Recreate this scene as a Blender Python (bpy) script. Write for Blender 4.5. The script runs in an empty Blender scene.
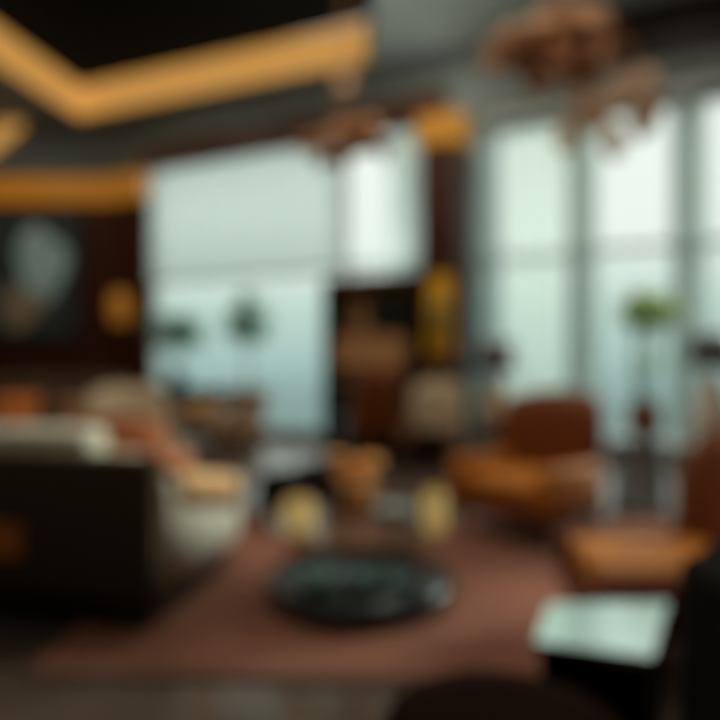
import bpy, bmesh, math, random
from mathutils import Vector, Matrix
random.seed(7)
S = bpy.context.scene
COL = S.collection
PI = math.pi
R = math.radians

# ------------------------------------------------------------------ materials
def mat(name, col, rough=0.6, metal=0.0, noise=0.0, nscale=8.0, spec=0.5, bump=0.0, coat=0.0, stretch=(1, 1, 1)):
    m = bpy.data.materials.new(name); m.use_nodes = True
    nt = m.node_tree; b = nt.nodes['Principled BSDF']
    b.inputs['Base Color'].default_value = (*col, 1)
    b.inputs['Roughness'].default_value = rough
    b.inputs['Metallic'].default_value = metal
    b.inputs['Specular IOR Level'].default_value = spec
    b.inputs['Coat Weight'].default_value = coat
    if noise or bump:
        tc = nt.nodes.new('ShaderNodeTexCoord'); mp = nt.nodes.new('ShaderNodeMapping')
        mp.inputs['Scale'].default_value = stretch
        nz = nt.nodes.new('ShaderNodeTexNoise'); nz.inputs['Scale'].default_value = nscale
        nz.inputs['Detail'].default_value = 6
        nt.links.new(tc.outputs['Object'], mp.inputs[0]); nt.links.new(mp.outputs[0], nz.inputs['Vector'])
        if noise:
            rp = nt.nodes.new('ShaderNodeValToRGB')
            rp.color_ramp.elements[0].position = 0.3; rp.color_ramp.elements[1].position = 0.7
            rp.color_ramp.elements[0].color = (*[c * (1 - noise) for c in col], 1)
            rp.color_ramp.elements[1].color = (*[min(1, c * (1 + noise)) for c in col], 1)
            nt.links.new(nz.outputs['Fac'], rp.inputs[0]); nt.links.new(rp.outputs[0], b.inputs['Base Color'])
        if bump:
            bp = nt.nodes.new('ShaderNodeBump'); bp.inputs['Strength'].default_value = bump
            nt.links.new(nz.outputs['Fac'], bp.inputs['Height']); nt.links.new(bp.outputs[0], b.inputs['Normal'])
    return m

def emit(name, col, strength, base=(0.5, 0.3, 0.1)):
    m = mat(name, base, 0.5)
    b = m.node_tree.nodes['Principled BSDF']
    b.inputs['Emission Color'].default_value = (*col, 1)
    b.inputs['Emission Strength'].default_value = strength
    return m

def thin_glass(name, tint=(0.95, 0.98, 0.97), gloss=0.08, rough=0.02):
    m = bpy.data.materials.new(name); m.use_nodes = True
    nt = m.node_tree; nt.nodes.clear()
    o = nt.nodes.new('ShaderNodeOutputMaterial'); mx = nt.nodes.new('ShaderNodeMixShader')
    t = nt.nodes.new('ShaderNodeBsdfTransparent'); t.inputs[0].default_value = (*tint, 1)
    g = nt.nodes.new('ShaderNodeBsdfGlossy'); g.inputs['Roughness'].default_value = rough
    mx.inputs[0].default_value = gloss
    nt.links.new(t.outputs[0], mx.inputs[1]); nt.links.new(g.outputs[0], mx.inputs[2])
    nt.links.new(mx.outputs[0], o.inputs[0])
    return m

def sheer(name, col, see):
    m = bpy.data.materials.new(name); m.use_nodes = True
    nt = m.node_tree; nt.nodes.clear()
    o = nt.nodes.new('ShaderNodeOutputMaterial'); mx = nt.nodes.new('ShaderNodeMixShader'); m2 = nt.nodes.new('ShaderNodeMixShader')
    t = nt.nodes.new('ShaderNodeBsdfTransparent')
    tl = nt.nodes.new('ShaderNodeBsdfTranslucent'); tl.inputs[0].default_value = (*col, 1)
    d = nt.nodes.new('ShaderNodeBsdfDiffuse'); d.inputs[0].default_value = (*col, 1)
    m2.inputs[0].default_value = 0.35
    nt.links.new(tl.outputs[0], m2.inputs[1]); nt.links.new(d.outputs[0], m2.inputs[2])
    mx.inputs[0].default_value = see
    nt.links.new(m2.outputs[0], mx.inputs[1]); nt.links.new(t.outputs[0], mx.inputs[2])
    nt.links.new(mx.outputs[0], o.inputs[0])
    return m

M = dict(
    floor=mat('polished_dark_stone', (0.080, 0.060, 0.046), 0.18, noise=0.35, nscale=1.5, spec=0.6),
    rug=mat('rust_rug_wool', (0.205, 0.078, 0.047), 0.95, noise=0.35, nscale=0.8, bump=0.2),
    rugedge=mat('rug_border_wool', (0.10, 0.05, 0.035), 0.95, noise=0.2, nscale=10),
    ceil=mat('grey_ceiling_plaster', (0.31, 0.34, 0.32), 0.9, noise=0.05),
    ceildark=mat('black_ceiling_paint', (0.007, 0.009, 0.010), 0.9, spec=0.1, noise=0.1),
    wallgrey=mat('grey_wall_plaster', (0.135, 0.16, 0.155), 0.9, noise=0.05),
    wallbrown=mat('brown_wall_plaster', (0.10, 0.06, 0.04), 0.8, noise=0.1),
    wood=mat('dark_red_walnut', (0.050, 0.013, 0.004), 0.45, spec=0.3, noise=0.4, nscale=3, stretch=(6, 6, 0.5)),
    darkwood=mat('near_black_wood', (0.014, 0.008, 0.005), 0.5, spec=0.25, noise=0.3, nscale=4, stretch=(6, 6, 0.6)),
    tanwood=mat('honey_oak_wood', (0.48, 0.26, 0.11), 0.45, noise=0.25, nscale=4, stretch=(1, 6, 6)),
    brownwood=mat('mid_brown_wood', (0.27, 0.14, 0.06), 0.45, noise=0.3, nscale=4, stretch=(6, 6, 1)),
    black=mat('black_lacquer', (0.008, 0.008, 0.009), 0.3, noise=0.1),
    blackleather=mat('black_leather', (0.004, 0.003, 0.003), 0.9, spec=0.15, noise=0.2, bump=0.1, nscale=40),
    chocolate=mat('chocolate_leather', (0.012, 0.004, 0.002), 0.95, spec=0.05, noise=0.2, bump=0.1, nscale=40),
    shell=mat('dark_brown_sofa_leather', (0.062, 0.047, 0.028), 0.85, spec=0.2, noise=0.2, bump=0.1, nscale=30),
    cream=mat('cream_linen', (0.72, 0.74, 0.62), 0.9, noise=0.08, nscale=30, bump=0.1),
    beige=mat('beige_boucle', (0.46, 0.37, 0.25), 0.95, noise=0.12, nscale=30, bump=0.2),
    throw=mat('straw_wool_throw', (0.78, 0.50, 0.24), 0.95, noise=0.15, nscale=20, bump=0.2),
    cognac=mat('cognac_leather', (0.56, 0.20, 0.012), 0.5, noise=0.15, nscale=12, bump=0.05),
    rust=mat('rust_leather', (0.165, 0.038, 0.003), 0.55, spec=0.3, noise=0.2, nscale=12, bump=0.05),
    terracotta=mat('terracotta_velvet', (0.46, 0.15, 0.07), 0.9, noise=0.15, nscale=14),
    orange=mat('burnt_orange_fabric', (0.60, 0.18, 0.03), 0.9, noise=0.15, nscale=14),
    gold=mat('brushed_brass', (0.80, 0.52, 0.18), 0.3, metal=0.9, noise=0.05),
    copper=mat('brushed_copper', (0.34, 0.155, 0.06), 0.55, metal=0.4, noise=0.15),
    glassblack=mat('smoked_glass', (0.012, 0.022, 0.025), 0.24, spec=0.6, noise=0.1),
    mirror=mat('pale_mirror_glass', (0.74, 0.90, 0.86), 0.22, metal=1.0, noise=0.03),
    greyblue=mat('blue_grey_lacquer', (0.26, 0.34, 0.36), 0.3, noise=0.1),
    mullion=mat('grey_window_metal', (0.33, 0.38, 0.38), 0.5, noise=0.05),
    leafdark=sheer('dark_green_leaf', (0.17, 0.33, 0.22), 0.0),
    leaflight=sheer('fresh_green_leaf', (0.55, 0.72, 0.36), 0.0),
    stem=mat('plant_stem', (0.12, 0.16, 0.09), 0.7, noise=0.2),
    soil=mat('potting_soil', (0.03, 0.02, 0.015), 1.0, noise=0.3),
    clay=mat('brown_clay', (0.20, 0.085, 0.04), 0.6, noise=0.15),
    amberglass=mat('amber_ceramic', (0.50, 0.20, 0.04), 0.3, noise=0.15),
    champagne=sheer('champagne_glass', (0.74, 0.56, 0.43), 0.22),
    sheerpanel=sheer('white_sheer_cloth', (0.84, 0.96, 0.92), 0.52),
    white=mat('white_ceramic', (0.75, 0.74, 0.66), 0.35, noise=0.04),
    beigecer=mat('beige_ceramic', (0.55, 0.42, 0.30), 0.4, noise=0.08),
    glass=thin_glass('window_glass', gloss=0.02, rough=0.35),
    tglass=thin_glass('table_glass', (0.75, 0.82, 0.80), 0.16),
    blind=sheer('sheer_blind_cloth', (0.62, 0.74, 0.72), 0.54),
    blinddense=sheer('dense_blind_cloth', (0.62, 0.72, 0.70), 0.35),
    drape=sheer('grey_drape_cloth', (0.55, 0.66, 0.66), 0.26),
    drapelight=sheer('pale_drape_cloth', (0.62, 0.72, 0.70), 0.30),
    cove=emit('amber_cove_glow', (1.0, 0.50, 0.12), 0.50),
    band=emit('deep_amber_glow', (1.0, 0.36, 0.015), 0.23, (0.2, 0.08, 0.01)),
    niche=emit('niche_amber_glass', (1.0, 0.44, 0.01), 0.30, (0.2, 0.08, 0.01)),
    lampglow=emit('warm_bulb_glass', (1.0, 0.36, 0.02), 0.20, (0.25, 0.12, 0.03)),
    candle=emit('candle_lit_glass', (1.0, 0.72, 0.24), 0.27, (0.6, 0.45, 0.15)),
    flower=sheer('apricot_petals', (1.0, 0.72, 0.36), 0.0),
    screen=mat('dark_slate_screen', (0.015, 0.022, 0.024), 0.15, noise=0.2),
    canvas_dark=mat('slate_canvas', (0.035, 0.05, 0.055), 0.6, noise=0.3, nscale=2),
    canvas_teal=mat('teal_canvas_paint', (0.42, 0.64, 0.66), 0.6, noise=0.2, nscale=3),
    canvas_tan=mat('tan_canvas_paint', (0.34, 0.27, 0.19), 0.6, noise=0.2, nscale=3),
)

# ------------------------------------------------------------------ mesh helpers
def link(name, bm, m, parent=None, smooth=False, loc=None, rz=0):
    me = bpy.data.meshes.new(name)
    bmesh.ops.recalc_face_normals(bm, faces=bm.faces)
    if smooth:
        for f in bm.faces: f.smooth = True
    bm.to_mesh(me); bm.free()
    o = bpy.data.objects.new(name, me); COL.objects.link(o)
    me.materials.append(m)
    if parent: o.parent = parent
    if loc: o.location = loc
    if rz: o.rotation_euler = (0, 0, rz)
    return o

def tag(o, label, cat, group=None):
    o['label'] = label; o['category'] = cat
    if group: o['group'] = group
    return o

def thing(name, label, cat, loc, rz=0, group=None):
    o = bpy.data.objects.new(name, None); COL.objects.link(o)
    o.location = loc; o.rotation_euler = (0, 0, rz)
    o.empty_display_size = 0.1
    return tag(o, label, cat, group)

def struct(o, label=None):
    o['kind'] = 'structure'
    if label: o['label'] = label
    return o

def box(bm, c, s, rot=None, bev=0.0, seg=3):
    mt = Matrix.Translation(c)
    if rot: mt = mt @ rot.to_4x4()
    r = bmesh.ops.create_cube(bm, size=1.0)
    vs = r['verts']
    bmesh.ops.scale(bm, vec=s, verts=vs)
    if bev:
        es = list({e for v in vs for e in v.link_edges})
        rb = bmesh.ops.bevel(bm, geom=es, offset=bev, segments=seg, affect='EDGES', profile=0.5)
        vs = list({v for f in rb['faces'] for v in f.verts} | {v for v in vs if v.is_valid})
    bmesh.ops.transform(bm, matrix=mt, verts=vs)
    return bm

def bx(c, s, bev=0.0, rot=None, seg=3):
    bm = bmesh.new(); box(bm, c, s, rot, bev, seg); return bm

def rx(a): return Matrix.Rotation(a, 3, 'X')
def ry(a): return Matrix.Rotation(a, 3, 'Y')
def rzm(a): return Matrix.Rotation(a, 3, 'Z')

def lathe(prof, seg=32, c=(0, 0, 0), bm=None, a0=0.0, a1=2 * PI):
    bm = bm or bmesh.new()
    full = abs(a1 - a0 - 2 * PI) < 1e-6
    n = seg if full else seg + 1
    rings = []
    for r, z in prof:
        if r < 1e-6:
            v = bm.verts.new((c[0], c[1], c[2] + z)); rings.append([v] * n)
        else:
            rings.append([bm.verts.new((c[0] + r * math.cos(a0 + (a1 - a0) * k / seg), c[1] + r * math.sin(a0 + (a1 - a0) * k / seg), c[2] + z)) for k in range(n)])
    for a, b in zip(rings, rings[1:]):
        for k in range(seg):
            k2 = (k + 1) % n
            vs = []
            for v in (a[k], a[k2], b[k2], b[k]):
                if v not in vs: vs.append(v)
            if len(vs) > 2:
                try: bm.faces.new(vs)
                except ValueError: pass
    return bm

def tube(bm, pts, r, seg=8):
    pts = [Vector(p) for p in pts]
    rs = r if isinstance(r, (list, tuple)) else [r] * len(pts)
    rings = []
    for i, p in enumerate(pts):
        d = (pts[min(i + 1, len(pts) - 1)] - pts[max(i - 1, 0)]).normalized()
        up = Vector((0, 0, 1)) if abs(d.z) < 0.9 else Vector((1, 0, 0))
        a = d.cross(up).normalized(); b = d.cross(a)
        rings.append([bm.verts.new(p + (a * math.cos(2 * PI * k / seg) + b * math.sin(2 * PI * k / seg)) * rs[i]) for k in range(seg)])
    for A, B in zip(rings, rings[1:]):
        for k in range(seg):
            bm.faces.new((A[k], A[(k + 1) % seg], B[(k + 1) % seg], B[k]))
    bm.faces.new(rings[0]); bm.faces.new(rings[-1])
    return bm

def leaf(bm, base, d, L, W, droop=0.6, n=5):
    """curved double-sided leaf with real thickness given by a folded midrib"""
    d = Vector(d).normalized(); side = d.cross(Vector((0, 0, 1)))
    side = side.normalized() if side.length > 1e-3 else Vector((1, 0, 0))
    p = Vector(base); prev = None
    for i in range(n + 1):
        t = i / n
        w = W * math.sin(PI * (0.08 + 0.92 * t) ** 0.8) * 0.5 + 0.001
        row = [bm.verts.new(p - side * w + Vector((0, 0, w * 0.35))), bm.verts.new(p), bm.verts.new(p + side * w + Vector((0, 0, w * 0.35)))]
        if prev:
            bm.faces.new((prev[0], prev[1], row[1], row[0])); bm.faces.new((prev[1], prev[2], row[2], row[1]))
        prev = row
        d = (d + Vector((0, 0, -droop / n))).normalized()
        p = p + d * L / n

def prism(pts, z0, z1, bm=None):
    bm = bm or bmesh.new()
    a = [bm.verts.new((x, y, z0)) for x, y in pts]; b = [bm.verts.new((x, y, z1)) for x, y in pts]
    n = len(pts)
    bm.faces.new(a); bm.faces.new(b)
    for k in range(n): bm.faces.new((a[k], a[(k + 1) % n], b[(k + 1) % n], b[k]))
    return bm

def wavy(w, h, amp, waves, thick=0.012, n=None):
    """hanging cloth panel: local x along the width, z up from 0, pleated in y"""
    bm = bmesh.new(); n = n or waves * 8
    def pt(i, z, o):
        x = -w / 2 + w * i / n
        return bm.verts.new((x, amp * math.sin(2 * PI * waves * i / n) + o, z))
    for o in (0, thick):
        A = [pt(i, 0, o) for i in range(n + 1)]; B = [pt(i, h, o) for i in range(n + 1)]
        for i in range(n): bm.faces.new((A[i], A[i + 1], B[i + 1], B[i]))
        if o == 0: A0, B0 = A, B
    for (P, Q, P2, Q2) in ((A0[0], B0[0], A[0], B[0]), (A0[-1], B0[-1], A[-1], B[-1])):
        bm.faces.new((P, Q, Q2, P2))
    for i in range(n):
        bm.faces.new((A0[i], A0[i + 1], A[i + 1], A[i])); bm.faces.new((B0[i], B0[i + 1], B[i + 1], B[i]))
    return bm

# ------------------------------------------------------------------ the room
W0 = Vector((1.89, 9.0, 0)); WD = Vector((0.904, -0.4275, 0)).normalized()   # point and direction of the window wall
WA = math.atan2(WD.y, WD.x)
WN = Vector((-WD.y, WD.x, 0))                                                # outwards
def wp(s, off=0.0, z=0.0):
    p = W0 + WD * s + WN * off
    return Vector((p.x, p.y, z))
SL, SR = -7.48, 6.6
H = 6.0
cL = wp(SL); cR = wp(SR)
outer = [(-8, -3), (cR.x, -3), (cR.x, cR.y), (cL.x, cL.y), (-8, cL.y)]
struct(link('floor', prism(outer, -0.1, 0.0), M['floor']))
# ceiling with a sunken panel
rec = [(0.10, 9.60), (-5.35, 11.85), (-6.7, 3.0), (0.15, 3.0)]
bm = bmesh.new()
ov = [bm.verts.new((x, y, H)) for x, y in outer]; iv = [bm.verts.new((x, y, H)) for x, y in rec]
es = [bm.edges.new((ov[i], ov[(i + 1) % 5])) for i in range(5)] + [bm.edges.new((iv[i], iv[(i + 1) % 4])) for i in range(4)]
bmesh.ops.triangle_fill(bm, use_beauty=True, use_dissolve=False, edges=es)
struct(link('ceiling', bm, M['ceil']))
struct(link('ceiling_recess', prism([(x * 1.0, y) for x, y in [(0.3, 9.5), (-5.45, 12.05), (-6.9, 2.8), (0.3, 2.8)]], H + 0.62, H + 0.72), M['ceildark']))
def flat_wall(name, p, q, z0, z1, th, m, parent=None):
    p = Vector(p); q = Vector(q); d = (q - p); L = d.length
    o = link(name, bx((L / 2, th / 2, (z0 + z1) / 2), (L, th, z1 - z0)), m, parent)
    if not parent: struct(o)
    o.location = (p.x, p.y, 0); o.rotation_euler = (0, 0, math.atan2(d.y, d.x))
    return o
flat_wall('wall_right', (cR.x, cR.y), (cR.x, -3), 0, H, 0.15, M['wallbrown'])
flat_wall('wall_back', (cR.x, -3), (-8, -3), 0, H, 0.15, M['wallbrown'])
flat_wall('wall_left', (-8, -3), (-8, cL.y), 0, H, 0.15, M['wallbrown'])
flat_wall('wall_alcove_upper', (-8, cL.y), (cL.x, cL.y), 5.0, H, 0.15, M['wallgrey'])
flat_wall('wall_alcove', (-8, cL.y), (cL.x, cL.y), 0, 5.0, 0.15, M['wood'])
# faces of the sunken ceiling, glowing amber in place of hidden LED strips
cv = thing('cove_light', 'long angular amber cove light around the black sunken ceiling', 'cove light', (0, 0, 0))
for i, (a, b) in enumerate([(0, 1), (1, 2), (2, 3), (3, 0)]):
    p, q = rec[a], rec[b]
    flat_wall('glow_face', p, q, H - 0.0, H + 0.60, -0.05, M['cove'] if i < 2 else M['ceildark'], cv)
# window wall pieces
def wbox(name, s0, s1, z0, z1, o0, o1, m, parent=None):
    o = link(name, bx(((s0 + s1) / 2, (o0 + o1) / 2, (z0 + z1) / 2), (s1 - s0, o1 - o0, z1 - z0)), m, parent)
    o.location = W0; o.rotation_euler = (0, 0, WA)
    if not parent: struct(o)
    return o
HEAD = 5.08
HR = 4.72
SILL = 0.12
wbox('wall_window_corner', SL, -6.5, 0, 5.0, 0, 0.25, M['wood'])
wbox('wall_window_corner_upper', SL, -6.5, 5.0, H, 0, 0.25, M['wallgrey'])
wbox('wall_window_header', -6.5, -0.15, HEAD, H, 0, 0.25, M['wallgrey'])
wbox('wall_window_header_right', -0.15, SR, HR, 5.25, 0, 0.25, M['wallgrey'])
wbox('wall_window_header_upper', -0.15, 1.30, 5.25, H, 0, 0.25, M['wallgrey'])
wbox('wall_window_header_dark', 1.30, SR, 5.25, H, 0, 0.25, M['darkwood'])
wbox('wall_window_sill', -6.5, SR, 0, SILL, 0, 0.25, M['wallgrey'])
wbox('wall_window_pier', -1.00, -0.15, SILL, HEAD, 0, 0.25, M['wallgrey'])
wbox('trim_pelmet', -6.5, -0.62, HEAD - 0.18, HEAD + 0.24, -0.22, -0.003, M['wood'])
wbox('trim_stone_pelmet', 0.0, SR, HR + 0.01, HR + 0.12, -0.15, -0.003, M['mullion'])
def window(idx, s0, s1, mids, transom=2.85, HEAD=HEAD):
    w = wbox('window_%d' % idx, s0, s1, SILL, HEAD, 0.12, 0.135, M['glass'])
    f = bmesh.new()
    for s in [s0 + 0.03, s1 - 0.03] + mids:
        box(f, (s, 0.11, (SILL + HEAD) / 2), (0.06, 0.10, HEAD - SILL))
    for z in (SILL + 0.03, transom, HEAD - 0.03):
        box(f, ((s0 + s1) / 2, 0.11, z), (s1 - s0, 0.09, 0.07))
    o = link('window_frame', f, M['mullion'], w)
    return w
window(1, -6.5, -2.40, []); window(2, -2.40, -1.00, [])
window(3, -0.15, 1.25, [], HEAD=HR); window(4, 1.25, 2.55, [], HEAD=HR); window(5, 2.55, 3.9, [], HEAD=HR); window(6, 3.9, 6.6, [5.2], HEAD=HR)
# roller blinds over the upper left bays
def blind(s0, s1, zb, label, mt='blind', off=-0.06):
    t = thing('roller_blind', label, 'blind', wp((s0 + s1) / 2, off), WA, 'sheer blinds over the left windows')
    link('cloth', wavy(s1 - s0, HEAD - 0.06 - zb, 0.02, max(2, int((s1 - s0) * 5))), M[mt], t, True).location = (0, 0, zb)
    link('hem_bar', bx((0, 0.005, zb - 0.012), (s1 - s0, 0.03, 0.03), 0.006), M['mullion'], t)
    link('roller', tube(bmesh.new(), [(-(s1 - s0) / 2, 0.005, HEAD - 0.06), ((s1 - s0) / 2, 0.005, HEAD - 0.06)], 0.035, 12), M['mullion'], t)
blind(-6.46, -2.42, 2.80, 'very wide sheer pale blind over the left bay, above the two dark plants')
blind(-1.55, -1.02, 2.65, 'narrow sheer blind between the bright clear strip and the walnut column', 'blinddense')
# drapes
def drape(s, w, mt, label, off=-0.09, top=HR - 0.02):
    t = thing('window_drape', label, 'curtain', wp(s, off), WA, 'drapes between the tall windows')
    link('cloth', wavy(w, top - 0.03, 0.045, max(2, int(w * 11))), M[mt], t, True).location = (0, 0, 0.03)
    r = tube(bmesh.new(), [(-w / 2 - 0.03, 0.006, top), (w / 2 + 0.03, 0.006, top)], 0.018, 8)
    link('rail', r, M['mullion'], t)
drape(-0.02, 0.42, 'drape', 'grey-teal drape just right of the walnut column')
drape(1.27, 0.42, 'drapelight', 'pale grey drape between the two bright window bays, behind the rust armchair')
drape(2.55, 0.42, 'drapelight', 'pale grey drape at the right edge of the tall windows')
t = thing('sheer_curtain', 'white full length sheer over the window bay right of the grey-teal drape', 'curtain', wp(0.63, -0.03), WA)
link('cloth', wavy(0.80, HR - 0.06, 0.02, 7), M['sheerpanel'], t, True).location = (0, 0, 0.03)
link('rail', tube(bmesh.new(), [(-0.40, 0.006, HR - 0.03), (0.40, 0.006, HR - 0.03)], 0.012, 8), M['mullion'], t)
# amber pelmet on the walnut walls, LED wash put in as its own glow
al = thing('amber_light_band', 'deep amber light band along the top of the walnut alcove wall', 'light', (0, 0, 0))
flat_wall('glow_face', (-7.95, cL.y - 0.16), (cL.x + 0.02, cL.y - 0.16), 4.42, 4.92, 0.15, M['band'], al)
wbox('glow_face', SL + 0.10, -6.52, 4.42, 4.92, -0.16, -0.005, M['band'], al)
# slanted amber strip above it
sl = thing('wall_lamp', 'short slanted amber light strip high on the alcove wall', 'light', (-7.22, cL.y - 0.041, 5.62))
link('glow_face', bx((0, 0, 0), (1.35, 0.08, 0.34), 0.02, ry(R(-40))), M['cove'], sl)
# ------------------------------------------------------------------ walnut column with amber lights
t = thing('light_column', 'tall dark walnut column with amber light box on top and lit niche', 'column', wp(-0.56, -0.50), WA)
cw = 0.52
cb = bmesh.new()
box(cb, (0, 0, 1.42 / 2), (cw, 0.40, 1.42), bev=0.01); box(cb, (0, 0.12, 2.0), (cw, 0.16, 1.2)); box(cb, (0, 0, (2.56 + 4.36) / 2), (cw, 0.40, 1.80), bev=0.01)
box(cb, (-cw / 2 + 0.04, -0.04, 2.0), (0.05, 0.30, 1.2)); box(cb, (cw / 2 - 0.04, -0.04, 2.0), (0.05, 0.30, 1.2))
link('body', cb, M['wood'], t)
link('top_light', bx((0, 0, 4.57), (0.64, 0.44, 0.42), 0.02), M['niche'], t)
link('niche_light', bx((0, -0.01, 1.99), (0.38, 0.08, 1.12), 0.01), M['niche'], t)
link('niche_ornament', lathe([(0, 0), (0.07, 0), (0.12, 0.30), (0.13, 0.55), (0.09, 0.75), (0.04, 0.82), (0.05, 0.88), (0, 0.88)], 20, (0, -0.12, 1.425)), mat('olive_glass', (0.22, 0.19, 0.04), 0.3), t, True)
# ------------------------------------------------------------------ alcove: artwork and sconce
t = thing('wall_painting', 'large dark abstract painting with a teal patch on the alcove wall', 'painting', (-6.95, cL.y - 0.06, 3.0))
link('frame', bx((0, 0.02, 0), (3.0, 0.06, 2.55), 0.01), M['black'], t)
link('canvas', bx((0, -0.02, 0), (2.85, 0.03, 2.40)), M['canvas_dark'], t)
def blob(cx, cz, rx_, rz_, th=0.012, n=20):
    bm = bmesh.new(); pts = []
    for k in range(n):
        a = 2 * PI * k / n; q = 1 + 0.14 * math.sin(3 * a + 1) + 0.07 * math.sin(5 * a)
        pts.append((cx + rx_ * q * math.cos(a), cz + rz_ * q * math.sin(a)))
    A = [bm.verts.new((x, -th, z)) for x, z in pts]; B = [bm.verts.new((x, 0, z)) for x, z in pts]
    bm.faces.new(A); bm.faces.new(B)
    for k in range(n): bm.faces.new((A[k], A[(k + 1) % n], B[(k + 1) % n], B[k]))
    return bm
link('teal_shape', blob(0.72, 0.18, 0.48, 0.78), M['canvas_teal'], t).location = (0, -0.036, 0)
link('tan_shape', blob(0.32, -0.62, 0.42, 0.42), M['canvas_tan'], t).location = (0, -0.050, 0)
p = wp(-7.1, -0.16, 2.35)
t = thing('wall_sconce', 'amber glass wall sconce on the walnut wall above the fern', 'wall lamp', p, WA)
link('bracket', bx((0, 0.10, 0), (0.12, 0.10, 0.3), 0.01), M['gold'], t)
link('lamp_shade', lathe([(0, -0.30), (0.15, -0.29), (0.20, 0), (0.15, 0.30), (0, 0.31)], 20), M['lampglow'], t, True)
# ------------------------------------------------------------------ furniture builders
def leg_mesh(x, y, h, r0=0.026, r1=0.016, splay=0.04):
    sx = splay * (1 if x > 0 else -1); sy = splay * (1 if y > 0 else -1)
    return tube(bmesh.new(), [(x, y, h), (x + sx, y + sy, 0.0)], [r0, r1], 10)

def armchair(name, label, loc, rz, w, d, seat, arm, back, mu, ms=None, ma=None, mleg=None, group=None, pillow=None, tilt=10, aw=0.13, mbase=None):
    ms = ms or mu; ma = ma or mu
    t = thing(name, label, 'armchair', (loc[0], loc[1], loc[2] if len(loc) > 2 else 0), rz, group)
    lh = 0.16
    link('base', bx((0, 0, lh + 0.07), (w - 0.04, d - 0.06, 0.14), 0.03), M[mbase or mu], t, True)
    link('seat', bx((0, -0.04, (lh + 0.14 + seat) / 2 + 0.01), (w - 2 * aw - 0.01, d - 0.20, seat - lh - 0.14 + 0.02), 0.05, seg=4), M[ms], t, True)
    bh = back - lh - 0.10
    # curved backrest
    bm = bmesh.new(); n = 10; th = 0.14
    grid = []
    for side_ in (0, 1):
        g = []
        for i in range(n + 1):
            u = -1 + 2 * i / n; col = []
            for j in range(7):
                v = j / 6
                x = u * (w / 2 - 0.01) * (1 - 0.10 * v ** 3)
                top = bh * (1 - 0.10 * abs(u) ** 3)
                z = lh + 0.10 + v * top
                y = d / 2 - 0.02 + math.tan(R(tilt)) * v * bh * 0.8 - 0.16 * (u * u) * 0.7
                edge = math.sin(PI * min(1, max(0, (1 - v) * 3.0)) / 2) * 0.35 + 0.65
                y += (-th * edge if side_ else 0)
                col.append(bm.verts.new((x, y, z)))
            g.append(col)
        grid.append(g)
    for g in grid:
        for i in range(n):
            for j in range(6): bm.faces.new((g[i][j], g[i + 1][j], g[i + 1][j + 1], g[i][j + 1]))
    a, b = grid
    for i in range(n):
        bm.faces.new((a[i][6], a[i + 1][6], b[i + 1][6], b[i][6])); bm.faces.new((a[i][0], a[i + 1][0], b[i + 1][0], b[i][0]))
    for j in range(6):
        bm.faces.new((a[0][j], a[0][j + 1], b[0][j + 1], b[0][j])); bm.faces.new((a[n][j], a[n][j + 1], b[n][j + 1], b[n][j]))
    link('backrest', bm, M[mu], t, True)
    for sx in (-1, 1):
        am = bmesh.new()
        box(am, (sx * (w / 2 - aw / 2), -0.05, (lh + 0.10 + arm) / 2), (aw, d - 0.14, arm - lh - 0.10), None, 0.045, 4)
        link('armrest', am, M[ma], t, True)
        for sy in (-1, 1):
            link('leg', leg_mesh(sx * (w / 2 - 0.10), sy * (d / 2 - 0.12), lh + 0.01), M[mleg or 'darkwood'], t, True)
    return t

def cushion_mesh(w, h, th):
    bm = bmesh.new(); n = 10
    g2 = []
    for s in (1, -1):
        g = []
        for i in range(n + 1):
            row = []
            for j in range(n + 1):
                u, v = -1 + 2 * i / n, -1 + 2 * j / n
                bul = (max(0.0, 1 - u ** 4) * max(0.0, 1 - v ** 4)) ** 0.5
                pin = 1 - 0.06 * (1 - abs(u * v))
                if (abs(u) == 1 or abs(v) == 1) and s == -1: row.append(g2[0][i][j]); continue
                row.append(bm.verts.new((u * w / 2 * pin, s * th / 2 * bul, v * h / 2 * pin)))
            g.append(row)
        g2.append(g)
        for i in range(n):
            for j in range(n): bm.faces.new((g[i][j], g[i + 1][j], g[i + 1][j + 1], g[i][j + 1]))
    return bm
def cushion(label, loc, rot, w, h, th, m, group=None):
    o = link('throw_pillow', cushion_mesh(w, h, th), M[m], None, True)
    o.location = loc; o.rotation_euler = rot
    return tag(o, label, 'pillow', group)

# ------------------------------------------------------------------ rug
o = link('area_rug', bx((0, 0, 0.007), (4.6, 2.8, 0.014), 0.004, seg=2), M['rug'])
o.location = (0.92, 3.95, 0); o.rotation_euler = (0, 0, R(-2))
tag(o, 'large reddish brown rug lying under the round table and armchairs', 'rug')
link('border', bx((0, -1.37, 0.0125), (4.58, 0.06, 0.006)), M['rugedge'], o)
link('border', bx((0, 1.37, 0.0125), (4.58, 0.06, 0.006)), M['rugedge'], o)

# ------------------------------------------------------------------ near sofa (back to the camera)
sa = math.atan2(-0.187, 0.982)                      # local +x runs along the back to its right end, local +y is forwards
SO = Vector((-1.00, 2.99, 0.017))
t = thing('sofa', 'long sofa with dark brown back turned to the viewer and cream arm', 'sofa', SO, sa)
Ls = 2.5; D = 1.12
def sb(name, x0, x1, y0, y1, z0, z1, m, bev=0.03, parent=None):
    return link(name, bx(((x0 + x1) / 2, (y0 + y1) / 2, (z0 + z1) / 2), (x1 - x0, y1 - y0, z1 - z0), bev), M[m], parent or t, True)
sb('plinth', -Ls + 0.06, -0.05, 0.05, D - 0.06, 0.0, 0.17, 'black', 0.01)
bp = sb('backrest', -Ls, -0.0, 0.0, 0.14, 0.165, 0.86, 'shell', 0.03)
sb('seat_frame', -Ls + 0.03, -0.17, 0.2, D - 0.02, 0.17, 0.30, 'cream', 0.02)
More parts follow.
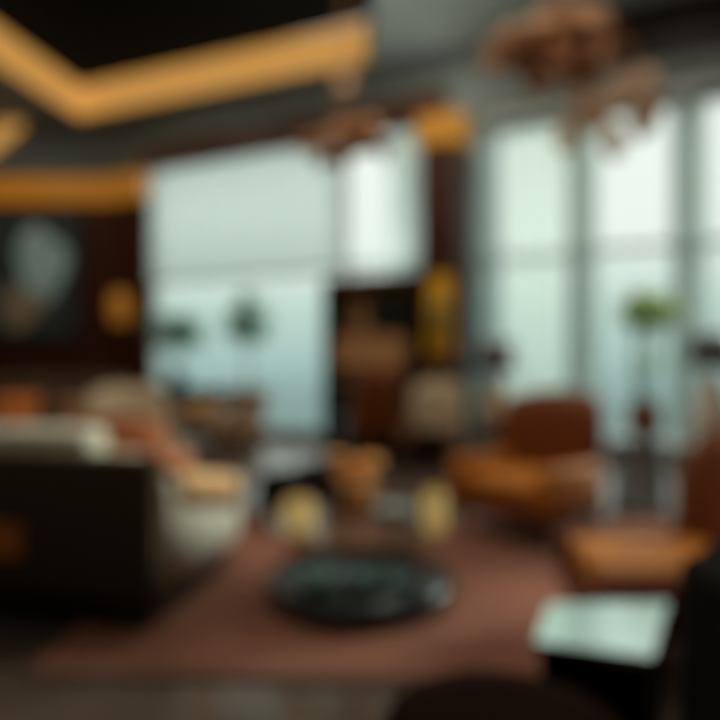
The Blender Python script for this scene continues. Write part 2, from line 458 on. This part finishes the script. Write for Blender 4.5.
for k in range(3):
    x1 = -0.20 - k * 0.70
    sb('seat_cushion', x1 - 0.69, x1, 0.34, D, 0.30, 0.47, 'cream', 0.045)
sb('back_cushion', -0.45, -0.20, 0.145, 0.36, 0.46, 0.84, 'cream', 0.05)
for k in range(3):
    x1 = -0.46 - k * 0.67
    sb('back_cushion', x1 - 0.665, x1, 0.145, 0.38, 0.46, 0.97, 'cream', 0.06)
for x0 in (-Ls, -0.16):                              # arms sloping down to the front
    bm = bmesh.new()
    pr = [(0.145, 0.17), (D, 0.17), (D, 0.52), (D - 0.06, 0.56), (0.60, 0.66), (0.145, 0.74)]
    A = [bm.verts.new((x0 + (0.005 if x0 < -1 else 0), y, z)) for y, z in pr]; B = [bm.verts.new((x0 + 0.16, y, z)) for y, z in pr]
    bm.faces.new(A); bm.faces.new(B)
    for k in range(6): bm.faces.new((A[k], A[(k + 1) % 6], B[(k + 1) % 6], B[k]))
    bmesh.ops.bevel(bm, geom=list(bm.edges), offset=0.02, segments=2, affect='EDGES')
    link('armrest', bm, M['cream'], t, True)
link('leather_patch', bx((-0.83, -0.006, 0.42), (0.22, 0.012, 0.17), 0.005), M['orange'], bp)['label'] = 'small rust leather patch on the sofa back'
# throw over the right arm
bm = bmesh.new()
prof = [(-0.19, 0.50), (-0.185, 0.72), (-0.16, 0.755), (-0.0, 0.755), (0.018, 0.72), (0.02, 0.58)]
g = []
for i in range(13):
    y = 0.25 + 0.80 * i / 12
    dz = -(y - 0.205) * 0.235 + 0.015
    row = []
    for (x, z) in prof:
        row.append(bm.verts.new((x + 0.004 * math.sin(i * 1.7), y, z + dz + 0.004 * math.sin(i * 2.1))))
    for (x, z) in reversed(prof):
        cx = -0.085
        row.append(bm.verts.new((x * 1.0 + (0.008 if x > cx else -0.008), y, z + dz + (0.014 if z > 0.7 else -0.004))))
    g.append(row)
for i in range(12):
    n = len(g[0])
    for j in range(n): bm.faces.new((g[i][j], g[i][(j + 1) % n], g[i + 1][(j + 1) % n], g[i + 1][j]))
bm.faces.new(g[0]); bm.faces.new(g[-1])
o = link('throw_blanket', bm, M['throw'], None, True); o.location = SO; o.rotation_euler = (0, 0, sa)
tag(o, 'straw coloured wool throw draped over the cream sofa arm', 'blanket')

# ------------------------------------------------------------------ round coffee table and what stands on it
t = thing('coffee_table', 'round two-tier coffee table of dark glass on the rug', 'coffee table', (0.0, 3.56, 0.017))
zr = 0.0
link('base', lathe([(0, zr), (0.52, zr), (0.535, zr + 0.02), (0.53, zr + 0.10), (0.515, zr + 0.115), (0, zr + 0.115)], 56), M['glassblack'], t, True)
link('table_top', lathe([(0, 0.400), (0.50, 0.400), (0.51, 0.408), (0.50, 0.416), (0, 0.416)], 56), M['tglass'], t)
link('rim', lathe([(0.500, 0.394), (0.520, 0.394), (0.520, 0.422), (0.500, 0.422), (0.500, 0.394)], 56), M['brownwood'], t)
for k in range(4):
    a = PI / 4 + k * PI / 2
    link('leg', tube(bmesh.new(), [(0.44 * math.cos(a), 0.44 * math.sin(a), zr + 0.11), (0.46 * math.cos(a), 0.46 * math.sin(a), 0.40)], 0.014, 10), M['brownwood'], t, True)
tt = 0.434
def lantern(label, x, y, r, h, group=None):
    q = thing('candle_holder', label, 'candle holder', (x, y, tt), 0, group)
    link('glass', lathe([(0, 0), (r * 0.8, 0), (r, h * 0.15), (r, h * 0.8), (r * 0.86, h * 0.97), (r * 0.80, h * 0.97), (r * 0.92, h * 0.8), (r * 0.92, h * 0.18), (0, h * 0.12)], 24), M['candle'], q, True)
    link('candle', lathe([(0, h * 0.13), (r * 0.45, h * 0.13), (r * 0.45, h * 0.5), (0, h * 0.52)], 16), M['white'], q, True)
    link('rim', lathe([(r * 0.78, h * 0.94), (r * 0.9, h * 0.94), (r * 0.9, h), (r * 0.78, h), (r * 0.78, h * 0.94)], 24), M['gold'], q)
lantern('wide squat glowing yellow candle glass, left of the flower vase', -0.33, 3.36, 0.088, 0.16)
lantern('slim tall glowing yellow candle glass at the right side of the round table', 0.40, 3.36, 0.062, 0.21)
q = thing('flower_vase', 'amber vase with apricot flowers in the middle of the round table', 'vase', (-0.02, 3.60, tt))
link('vase', lathe([(0, 0), (0.055, 0), (0.085, 0.06), (0.075, 0.13), (0.045, 0.18), (0.058, 0.21), (0.048, 0.21), (0.035, 0.18), (0, 0.16)], 24), M['amberglass'], q, True)
bm = bmesh.new()
tips = []
for k in range(18):
    a = k * 2.4; rr = 0.015 + 0.0060 * k
    tip = (rr * math.cos(a), rr * math.sin(a), 0.20 + 0.20 * random.random() - rr * 0.3)
    tips.append(tip); tube(bm, [(0.012 * math.cos(a), 0.012 * math.sin(a), 0.16), tip], 0.003, 5)
link('stems', bm, M['stem'], q)
bm = bmesh.new()
for tip in tips:
    for j in range(16):
        a = 2 * PI * j / 8
        leaf(bm, tip, (math.cos(a), math.sin(a), 0.9 if j < 8 else 0.1), 0.075, 0.048, 1.0 if j < 8 else 0.2, 4)
    box(bm, (tip[0], tip[1], tip[2] + 0.012), (0.02, 0.02, 0.02), None, 0.006, 2)
fl = link('flowers', bm, M['flower'], q, True); fl['kind'] = 'stuff'
q = thing('glass_bowl', 'small grey bowl between the vase and the slim candle', 'bowl', (0.20, 3.50, tt))
link('bowl', lathe([(0, 0), (0.04, 0), (0.10, 0.05), (0.115, 0.09), (0.108, 0.09), (0.09, 0.05), (0, 0.012)], 28), M['greyblue'], q, True)
link('foot', lathe([(0, 0), (0.045, 0), (0.045, 0.006), (0, 0.006)], 20), M['greyblue'], q)
# lower tier bowls
for (x, lab) in ((-0.24, 'teal glass bowl on the lower tier, under the squat candle'), (0.09, 'teal glass bowl on the lower tier, under the vase')):
    o = link('teal_bowl', lathe([(0, 0), (0.05, 0), (0.10, 0.03), (0.125, 0.075), (0.117, 0.075), (0.09, 0.03), (0, 0.012)], 28), mat('teal_glass', (0.20, 0.34, 0.35), 0.45, noise=0.1), None, True)
    o.location = (x, 3.33, 0.1325); tag(o, lab, 'bowl', 'bowls on the lower tier')

# ------------------------------------------------------------------ armchairs
def face(dx, dy):       # rotation that turns local -Y towards (dx, dy)
    return math.atan2(dy, dx) + PI / 2
armchair('armchair', 'rust leather armchair with tan seat standing by the tall windows', (1.31, 4.85, 0.024), face(-0.75, -0.66), 0.92, 0.88, 0.43, 0.56, 1.08, 'rust', 'cognac', 'cognac')
armchair('armchair', 'rust leather armchair behind the mirrored side table, nearest of the rust ones', (1.42, 2.88, 0.024), face(-1.0, 0.05), 0.76, 0.88, 0.42, 0.43, 1.02, 'rust', 'cognac', 'rust')
armchair('lounge_chair', 'cream lounge chair beyond the near sofa, beside the terracotta chair', (-2.10, 5.75), face(0.5, -0.85), 0.80, 0.80, 0.44, 0.62, 1.10, 'beige', 'cream', 'beige')
armchair('lounge_chair', 'terracotta velvet lounge chair behind the near sofa', (-1.74, 4.75, 0.017), face(0.15, 1.0), 0.72, 0.66, 0.42, 0.60, 0.94, 'terracotta', None, None)
armchair('armchair', 'beige backed armchair with dark seat in front of the walnut column', (0.92, 7.75), face(-0.3, -0.95), 0.72, 0.70, 0.43, 0.60, 1.10, 'beige', 'chocolate', 'clay', mbase='chocolate')
armchair('armchair', 'dark rust armchair standing before the tall shelf unit', (0.16, 8.45), face(-0.35, 0.94), 0.76, 0.66, 0.42, 0.58, 1.24, 'rust', 'black', 'black', mbase='black')
# dark banquette at the left
t = thing('banquette', 'long dark brown banquette sofa along the alcove at the left', 'sofa', (-4.35, 7.0, 0), R(8))
link('plinth', bx((0, 0, 0.08), (3.1, 0.7, 0.16), 0.01), M['black'], t)
link('seat', bx((0, -0.05, 0.30), (3.2, 0.78, 0.28), 0.05), M['shell'], t, True)
for k in range(4): link('back_cushion', bx((-1.2 + k * 0.8, 0.34, 0.78), (0.79, 0.20, 0.72), 0.06, rx(R(-7))), mat('brown_velvet_%d' % k, (0.075, 0.042, 0.026), 0.9, noise=0.2), t, True)
for sx in (-1, 1): link('armrest', bx((sx * 1.66, 0, 0.38), (0.14, 0.86, 0.52), 0.04), M['shell'], t, True)
cushion('burnt orange pillow on the dark banquette at the left edge', (-3.78, 6.78, 0.72), (R(-16), 0, R(10)), 0.50, 0.50, 0.16, 'orange')
cushion('brown tan pillow on the dark banquette, right of the orange pillow', (-3.18, 6.90, 0.70), (R(-16), 0, R(4)), 0.46, 0.46, 0.16, 'brownwood')
# black poufs behind the table
for (x, y, lab) in ((-0.62, 5.05, 'round black pouf behind the round table, the one nearer the sofa'), (-0.36, 5.47, 'round black pouf behind the vase, farther from the sofa')):
    q = thing('pouf', lab, 'pouf', (x, y, 0.017), 0, 'black poufs behind the table')
    link('body', lathe([(0, 0.03), (0.19, 0.03), (0.215, 0.08), (0.22, 0.34), (0.20, 0.40), (0.12, 0.425), (0, 0.43)], 28), M['blackleather'], q, True)
    link('foot', lathe([(0, 0), (0.17, 0), (0.17, 0.03), (0, 0.03)], 24), M['black'], q)

# ------------------------------------------------------------------ wooden chair + table left of centre
t = thing('wooden_chair', 'honey brown wooden chair with slatted back near the windows', 'chair', (-1.36, 6.35, 0), face(-0.6, -0.8))
link('seat', bx((0, 0, 0.45), (0.52, 0.50, 0.06), 0.02), M['chocolate'], t, True)
for sx in (-1, 1):
    link('leg', tube(bmesh.new(), [(sx * 0.22, -0.21, 0.43), (sx * 0.23, -0.23, 0)], [0.024, 0.017], 8), M['brownwood'], t, True)
    link('leg', tube(bmesh.new(), [(sx * 0.22, 0.33, 1.04), (sx * 0.22, 0.24, 0.45), (sx * 0.23, 0.29, 0)], [0.02, 0.024, 0.017], 8), M['brownwood'], t, True)
    link('armrest', bx((sx * 0.25, 0.02, 0.66), (0.06, 0.50, 0.035), 0.012), M['brownwood'], t, True)
    link('arm_post', tube(bmesh.new(), [(sx * 0.24, -0.19, 0.45), (sx * 0.25, -0.19, 0.66)], 0.016, 8), M['brownwood'], t, True)
link('top_rail', bx((0, 0.33, 0.97), (0.50, 0.04, 0.16), 0.015, rx(R(-8))), M['brownwood'], t, True)
sm = bmesh.new()
for k in range(5): box(sm, (-0.16 + k * 0.08, 0.29, 0.69), (0.035, 0.02, 0.44), rx(R(-8)))
link('back_slats', sm, M['brownwood'], t)
def table4(name, label, loc, rz, w, d, h, mt, cat='table', th=0.04, lr=0.022):
    t = thing(name, label, cat, (loc[0], loc[1], loc[2] if len(loc) > 2 else 0), rz)
    link('table_top', bx((0, 0, h - th / 2), (w, d, th), 0.01), M[mt], t)
    for sx in (-1, 1):
        for sy in (-1, 1):
            link('leg', tube(bmesh.new(), [(sx * (w / 2 - 0.06), sy * (d / 2 - 0.06), h - th), (sx * (w / 2 - 0.04), sy * (d / 2 - 0.04), 0)], [lr, lr * 0.7], 8), M[mt], t, True)
    link('apron', bx((0, 0, h - th - 0.04), (w - 0.14, d - 0.14, 0.07)), M[mt], t)
    return t
table4('wooden_table', 'honey oak table behind the terracotta chair', (-1.95, 7.35), R(-20), 1.0, 0.7, 0.74, 'tanwood')
q = thing('brass_bowl', 'brass bowl on the honey oak table', 'bowl', (-1.85, 7.25, 0.741))
link('bowl', lathe([(0, 0), (0.06, 0), (0.14, 0.06), (0.16, 0.12), (0.15, 0.12), (0.12, 0.06), (0, 0.015)], 24), M['gold'], q, True)
# dark console at the window
t = thing('console_table', 'dark console below the left windows with the fern on it', 'console', (-2.92, 10.55, 0), WA)
link('body', bx((0, 0, 0.52), (1.65, 0.40, 0.66), 0.01), M['darkwood'], t)
link('table_top', bx((0, 0, 0.87), (1.75, 0.46, 0.04), 0.01), M['black'], t)
for sx in (-1, 1):
    d_ = link('door', bx((sx * 0.41, -0.205, 0.52), (0.78, 0.02, 0.60), 0.005), M['darkwood'], t)
    link('handle', bx((sx * 0.06 , -0.225, 0.60), (0.015, 0.02, 0.14), 0.004), M['gold'], d_)
    for sy in (-1, 1): link('leg', bx((sx * 0.76, sy * 0.16, 0.095), (0.04, 0.04, 0.19)), M['black'], t)
# ------------------------------------------------------------------ plants
def pot(q, r, h, m):
    link('pot', lathe([(0, 0), (r * 0.7, 0), (r, h * 0.9), (r * 1.04, h), (r * 0.94, h), (r * 0.90, h * 0.9), (0, h * 0.86)], 26), M[m], q, True)
    link('soil', lathe([(0, h * 0.88), (r * 0.89, h * 0.88), (r * 0.89, h * 0.86), (0, h * 0.86)], 20), M['soil'], q)
q = thing('potted_fern', 'spreading dark green fern on the dark console under the amber sconce', 'plant', (-3.15, 10.62, 0.895))
pot(q, 0.17, 0.30, 'black')
bm = bmesh.new()
tube(bm, [(0, 0, 0.25), (0.01, 0, 0.82)], 0.02, 8); link('stem', bm, M['stem'], q)
bm = bmesh.new()
for k in range(90):
    a = random.uniform(0, 2 * PI); z = 0.70 + random.random() * 0.45
    leaf(bm, (0.01, 0, z), (math.cos(a), math.sin(a), random.uniform(0.1, 0.8)), random.uniform(0.42, 0.74), 0.13, 1.0)
link('foliage', bm, M['leafdark'], q, True)
q = thing('potted_plant', 'round crowned dark green plant in front of the left windows', 'plant', (-1.86, 10.2, 0))
pot(q, 0.22, 0.55, 'beigecer')
link('stem', tube(bmesh.new(), [(0, 0, 0.45), (0.02, 0.01, 1.2), (0, 0, 1.75)], [0.03, 0.024, 0.02], 8), M['stem'], q)
bm = bmesh.new()
for k in range(240):
    a = random.uniform(0, 2 * PI); ph = math.acos(random.uniform(-0.9, 1)); dd = (math.sin(ph) * math.cos(a), math.sin(ph) * math.sin(a), math.cos(ph))
    r0 = random.uniform(0.08, 0.34)
    leaf(bm, (dd[0] * r0, dd[1] * r0, 2.0 + dd[2] * r0 * 1.15), dd, random.uniform(0.14, 0.22), 0.11, 0.6, 4)
link('foliage', bm, M['leafdark'], q, True)
# right plant on a table
t = thing('side_table', 'blue grey drum side table carrying the leafy plant by the windows', 'side table', (2.54, 5.62, 0.017))
link('body', lathe([(0, 0.0), (0.25, 0), (0.24, 0.04), (0.22, 0.30), (0.24, 0.56), (0.25, 0.60), (0, 0.60)], 30), M['greyblue'], t, True)
link('table_top', lathe([(0, 0.60), (0.29, 0.60), (0.30, 0.615), (0.29, 0.63), (0, 0.63)], 36), M['greyblue'], t)
q = thing('potted_plant', 'light green plant in a brown clay pot on the blue grey table', 'plant', (2.58, 5.62, 0.6485))
link('pot', lathe([(0, 0), (0.08, 0), (0.15, 0.10), (0.155, 0.20), (0.11, 0.31), (0.12, 0.34), (0.10, 0.34), (0.09, 0.30), (0, 0.28)], 26), M['clay'], q, True)
bm = bmesh.new()
tops = []
for k in range(7):
    a = k * 0.9; tp = (0.16 * math.cos(a) + 0.05, 0.16 * math.sin(a), 1.16 + 0.12 * math.sin(k * 2.1)); tops.append(tp)
    tube(bm, [(0.03 * math.cos(a), 0.03 * math.sin(a), 0.26), (0.09 * math.cos(a), 0.09 * math.sin(a), 0.65), tp], 0.011, 6)
link('stem', bm, mat('teal_green_stem', (0.14, 0.26, 0.20), 0.6), q, True)
bm = bmesh.new()
for tp in tops:
    for j in range(26):
        a = random.uniform(0, 2 * PI)
        leaf(bm, (tp[0], tp[1], tp[2] - 0.06 + 0.10 * random.random()), (math.cos(a), math.sin(a), random.uniform(-0.2, 1.0)), random.uniform(0.12, 0.20), 0.10, 0.8, 4)
    for j in range(3):
        a = random.uniform(0, 2 * PI); leaf(bm, (tp[0] * 0.6, tp[1] * 0.6, 0.55 + 0.2 * random.random()), (math.cos(a), math.sin(a), 0.3), 0.15, 0.06, 0.8, 4)
link('foliage', bm, M['leaflight'], q, True)

# ------------------------------------------------------------------ table lamps
def lamp(label, x, y, z, hb, rb, rs, hs, mb):
    q = thing('table_lamp', label, 'lamp', (x, y, z))
    link('base', lathe([(0, 0), (rb * 0.8, 0), (rb, hb * 0.25), (rb * 0.95, hb * 0.5), (rb * 0.45, hb * 0.85), (rb * 0.25, hb), (0, hb)], 24), M[mb], q, True)
    link('stem', tube(bmesh.new(), [(0, 0, hb), (0, 0, hb + hs * 0.6)], 0.010, 8), M['gold'], q)
    link('lamp_shade', lathe([(rs, hb + 0.02), (rs * 0.82, hb + 0.02 + hs), (rs * 0.80, hb + 0.02 + hs), (rs * 0.98, hb + 0.02), (rs, hb + 0.02)], 30), M['black'], q, True)
    return q
table4('side_table', 'small walnut side table with the beige lamp on it', (1.42, 6.45), R(20), 0.5, 0.5, 0.62, 'wood', 'side table')
lamp('black shaded lamp with beige ceramic base behind the rust armchair', 1.42, 6.45, 0.621, 0.58, 0.16, 0.225, 0.32, 'beigecer')
table4('side_table', 'dark side table with the white lamp by the right edge', (2.86, 5.02, 0.024), R(10), 0.45, 0.45, 0.62, 'brownwood', 'side table')
lamp('black shaded lamp with white ceramic base at the right edge', 2.86, 5.02, 0.645, 0.62, 0.15, 0.19, 0.28, 'white')

# ------------------------------------------------------------------ shelf unit in the centre background
t = thing('shelf_unit', 'tall dark framed walnut shelf unit in front of the windows', 'shelf', wp(-1.62, -0.55), WA)
uw = 1.42; uh = 2.58
for sx in (-1, 1): link('side_panel', bx((sx * (uw / 2 - 0.05), 0, uh / 2), (0.10 if sx > 0 else 0.16, 0.40, uh), 0.005), M['black' if sx < 0 else 'darkwood'], t)
link('back_panel', bx((0, 0.17, uh / 2 + 0.05), (uw - 0.2, 0.04, uh - 0.1)), M['brownwood'], t)
link('top', bx((0, 0, uh - 0.03), (uw - 0.22, 0.38, 0.06)), M['brownwood'], t)
for z in (1.05, 1.27, 1.70): link('shelf', bx((0, 0, z), (uw - 0.24, 0.38, 0.04)), M['tanwood'], t)
link('counter_panel', bx((0, -0.13, 1.485), (uw - 0.24, 0.10, 0.39), 0.005), M['tanwood'], t)
link('cabinet', bx((0, 0, 0.52), (uw - 0.24, 0.38, 1.0), 0.005), M['black'], t)
def on_shelf(dx, dy, z): v = wp(-1.62 + dx, -0.55 + dy, z); return v
q = thing('small_screen', 'dark slate screen standing on the upper shelf of the unit', 'screen', on_shelf(0.24, -0.02, 1.721), WA)
link('panel', bx((0, 0, 0.31), (0.56, 0.035, 0.44), 0.006), M['black'], q); link('glass', bx((0, -0.02, 0.31), (0.52, 0.006, 0.40)), M['screen'], q)
link('foot', bx((0, 0, 0.045), (0.2, 0.14, 0.09), 0.005), M['black'], q)
for k, (dx, h, m_, lab) in enumerate([(-0.48, 0.34, 'darkwood', 'dark brown bottle vase at the left end of the upper shelf'), (-0.32, 0.26, 'clay', 'brown clay vase on the upper shelf, middle of three'), (-0.16, 0.40, 'tanwood', 'tall tan vase on the upper shelf, next to the screen')]):
    o = link('shelf_vase', lathe([(0, 0), (0.05, 0), (0.07, h * 0.3), (0.05, h * 0.7), (0.025, h * 0.85), (0.035, h), (0, h)], 18), M[m_], None, True)
    o.location = on_shelf(dx, -0.02, 1.721); tag(o, lab, 'vase', 'vases on the upper shelf')
# ------------------------------------------------------------------ copper ceiling sculptures
def sculpture(label, x, y, z, w, h, n, seed):
    rnd = random.Random(seed)
    q = thing('chandelier', label, 'chandelier', (x, y, z))
    link('canopy', lathe([(0, 0), (0.14, 0), (0.14, -0.04), (0, -0.05)], 24, (0, 0, H - z)), M['copper'], q)
    bm = bmesh.new()
    tube(bm, [(0, 0, 0.1), (0, 0, H - z - 0.04)], 0.012, 8)
    for sx in (-1, 1): tube(bm, [(sx * 0.12, 0, 0.05), (sx * 0.05, 0, H - z - 0.04)], 0.006, 6)
    link('rod', bm, M['copper'], q)
    for k in range(n):
        bm = bmesh.new(); a = 2 * PI * k / n + rnd.uniform(-0.25, 0.25)
        cx, cy = w * 0.26 * math.cos(a), w * 0.22 * math.sin(a)
        rr = w * rnd.uniform(0.15, 0.24); tl = rnd.uniform(-0.6, 0.6); wd = h * rnd.uniform(0.22, 0.36); zz = rnd.uniform(-h * 0.18, h * 0.18)
        N = 28; rows = []
        rot = Matrix.Rotation(tl, 3, 'X') @ Matrix.Rotation(rnd.uniform(-0.5, 0.5), 3, 'Y')
        for i in range(N):
            b = 2 * PI * i / N; tw = 0.5 * math.sin(2 * b + k)
            c_ = Vector((rr * math.cos(b), rr * 0.8 * math.sin(b), 0.12 * h * math.sin(3 * b + k)))
            up = Vector((math.sin(tw) * math.cos(b), math.sin(tw) * math.sin(b), math.cos(tw))) * wd / 2
            out = Vector((math.cos(b), math.sin(b), 0)) * 0.008
            rows.append([bm.verts.new(rot @ v + Vector((cx, cy, zz))) for v in (c_ - up - out, c_ + up - out, c_ + up + out, c_ - up + out)])
        for i in range(N):
            A, B = rows[i], rows[(i + 1) % N]
            for j in range(4): bm.faces.new((A[j], A[(j + 1) % 4], B[(j + 1) % 4], B[j]))
        link('ribbon', bm, M['copper'], q, True)
    if seed == 3:
        for k in range(9):
            dx, dy, dz = 0.50 + 0.34 * math.cos(k * 2.4 + 1) * (0.5 + k / 14), 0.30 * math.sin(k * 2.4), -0.28 - 0.055 * k
            d_ = link('glass_drop', lathe([(0, -0.17), (0.07, -0.14), (0.11, 0), (0.08, 0.12), (0.02, 0.17), (0, 0.18)], 18, (dx, dy, dz)), M['champagne'], q, True)
            link('cord', tube(bmesh.new(), [(dx, dy, dz + 0.17), (dx * 0.7, dy * 0.7, 0.02)], 0.004, 6), M['copper'], d_)
sculpture('large copper ribbon chandelier hanging before the right windows', 1.76, 5.6, 4.08, 1.35, 0.62, 7, 3)
sculpture('smaller copper ribbon chandelier hanging before the left windows', -0.18, 7.4, 3.93, 1.15, 0.50, 6, 5)

# ------------------------------------------------------------------ right foreground
tz = 0.475
quad = [(0.66, 2.17), (1.09, 2.19), (0.84, 1.78), (0.53, 1.88)]
cxq = sum(p[0] for p in quad) / 4; cyq = sum(p[1] for p in quad) / 4
t = thing('side_table', 'low dark wood side table with a pale mirrored top in the right foreground', 'side table', (cxq, cyq, 0.022))
loc = [(x - cxq, y - cyq) for x, y in quad]
bm = prism(loc, tz - 0.025, tz); link('table_top', bm, M['mirror'], t)
link('body', prism([(x * 0.93, y * 0.93) for x, y in loc], 0.12, tz - 0.026), M['chocolate'], t)
for x, y in loc: link('leg', tube(bmesh.new(), [(x * 0.82, y * 0.82, 0.12), (x * 0.86, y * 0.86, 0)], [0.022, 0.014], 8), M['darkwood'], t)
t = thing('pouf', 'round chocolate leather pouf at the bottom edge, beside the mirrored table', 'pouf', (0.34, 1.45, 0))
link('body', lathe([(0, 0.03), (0.27, 0.03), (0.30, 0.08), (0.305, 0.41), (0.285, 0.485), (0.18, 0.502), (0, 0.505)], 36), M['chocolate'], t, True)
link('foot', lathe([(0, 0), (0.24, 0), (0.24, 0.03), (0, 0.03)], 28), M['black'], t)
armchair('tub_chair', 'black leather tub chair cut off by the right edge', (1.11, 1.28), face(0, -1.0), 0.74, 0.62, 0.42, 0.90, 0.93, 'blackleather', aw=0.12, tilt=2)

# ------------------------------------------------------------------ daylight and added fill lights
w = bpy.data.worlds.new('sky'); S.world = w; w.use_nodes = True
nt = w.node_tree; nt.nodes.clear()
out = nt.nodes.new('ShaderNodeOutputWorld'); bg = nt.nodes.new('ShaderNodeBackground')
tc = nt.nodes.new('ShaderNodeTexCoord'); sx_ = nt.nodes.new('ShaderNodeSeparateXYZ'); rp = nt.nodes.new('ShaderNodeValToRGB')
mr = nt.nodes.new('ShaderNodeMapRange'); mr.inputs['From Min'].default_value = -0.4; mr.inputs['From Max'].default_value = 0.6
nt.links.new(tc.outputs['Generated'], sx_.inputs[0]); nt.links.new(sx_.outputs['Z'], mr.inputs['Value'])
nt.links.new(mr.outputs[0], rp.inputs[0]); nt.links.new(rp.outputs[0], bg.inputs[0]); nt.links.new(bg.outputs[0], out.inputs[0])
e = rp.color_ramp.elements
e[0].position = 0.0; e[0].color = (0.16, 0.21, 0.21, 1)
e[1].position = 1.0; e[1].color = (1.0, 1.04, 0.99, 1)
for pos, c in ((0.34, (0.29, 0.41, 0.39, 1)), (0.40, (0.44, 0.61, 0.58, 1)), (0.48, (0.60, 0.75, 0.69, 1)), (0.58, (0.95, 1.0, 0.93, 1))):
    k = e.new(pos); k.color = c
bg.inputs['Strength'].default_value = 1.0
def area(name, loc, rot, sx, sy, power, col):
    l = bpy.data.lights.new(name, 'AREA'); l.shape = 'RECTANGLE'; l.size = sx; l.size_y = sy; l.energy = power; l.color = col
    o = bpy.data.objects.new(name, l); COL.objects.link(o); o.location = loc; o.rotation_euler = rot; return o

# added fill lights facing down from the ceiling, no fixtures modelled
for i, (x, y, z, p) in enumerate([(-4.6, 6.3, 6.5, 32), (-2.2, 5.2, 6.5, 32), (-2.4, 7.6, 6.5, 32), (-0.4, 4.4, 6.5, 25), (1.2, 6.2, 5.97, 28), (1.0, 8.0, 5.97, 22),
                                  (2.9, 4.2, 5.97, 28), (1.2, 3.6, 5.97, 22), (3.4, 6.2, 5.97, 20), (-6.6, 10.2, 5.97, 22), (-3.6, 9.6, 6.2, 14), (-2.0, 0.6, 5.97, 26), (1.5, 1.3, 5.97, 20)]):
    area('fill_down', (x, y, z), (0, 0, 0), 0.3, 0.3, p, (1.0, 0.86, 0.68))
# added unseen fill lights facing up: over chandeliers, column, shelf unit and mid-air
for (x, y, z, p) in [(1.76, 5.6, 4.7, 12), (-0.18, 7.4, 4.6, 10), (wp(-0.56, -0.5).x, wp(-0.56, -0.5).y, 4.80, 3), (wp(-1.62, -0.55).x, wp(-1.62, -0.55).y, 2.62, 12), (2.0, 0.5, 3.0, 7), (-4, 2.0, 3.0, 8)]:
    area('fill_up', (x, y, z), (PI, 0, 0), 0.35, 0.35, p, (0.92, 1.0, 0.90))
# hazy sun through the right-hand windows
l = bpy.data.lights.new('sun', 'SUN'); l.energy = 3.4; l.angle = R(14); l.color = (1.0, 0.97, 0.86)
o = bpy.data.objects.new('sun', l); COL.objects.link(o); o.rotation_euler = Vector((0.80, 0.42, 0.40)).to_track_quat('Z', 'Y').to_euler()

# ------------------------------------------------------------------ camera (out of focus: focused close to the lens, wide open)
cd = bpy.data.cameras.new('camera'); cam = bpy.data.objects.new('camera', cd); COL.objects.link(cam)
cam.location = (0, 0, 1.35); cam.rotation_euler = (R(90), 0, 0)
cd.sensor_width = 36; cd.lens = 31.0; cd.clip_start = 0.02
cd.dof.use_dof = True; cd.dof.focus_distance = 0.40; cd.dof.aperture_fstop = 1.4
S.camera = cam
S.view_settings.view_transform = 'Standard'; S.view_settings.look = 'None'
S.view_settings.exposure = 0.0; S.view_settings.gamma = 1.0; S.view_settings.use_curve_mapping = False
S.cycles.use_denoising = True
S.cycles.max_bounces = 8; S.cycles.transparent_max_bounces = 12
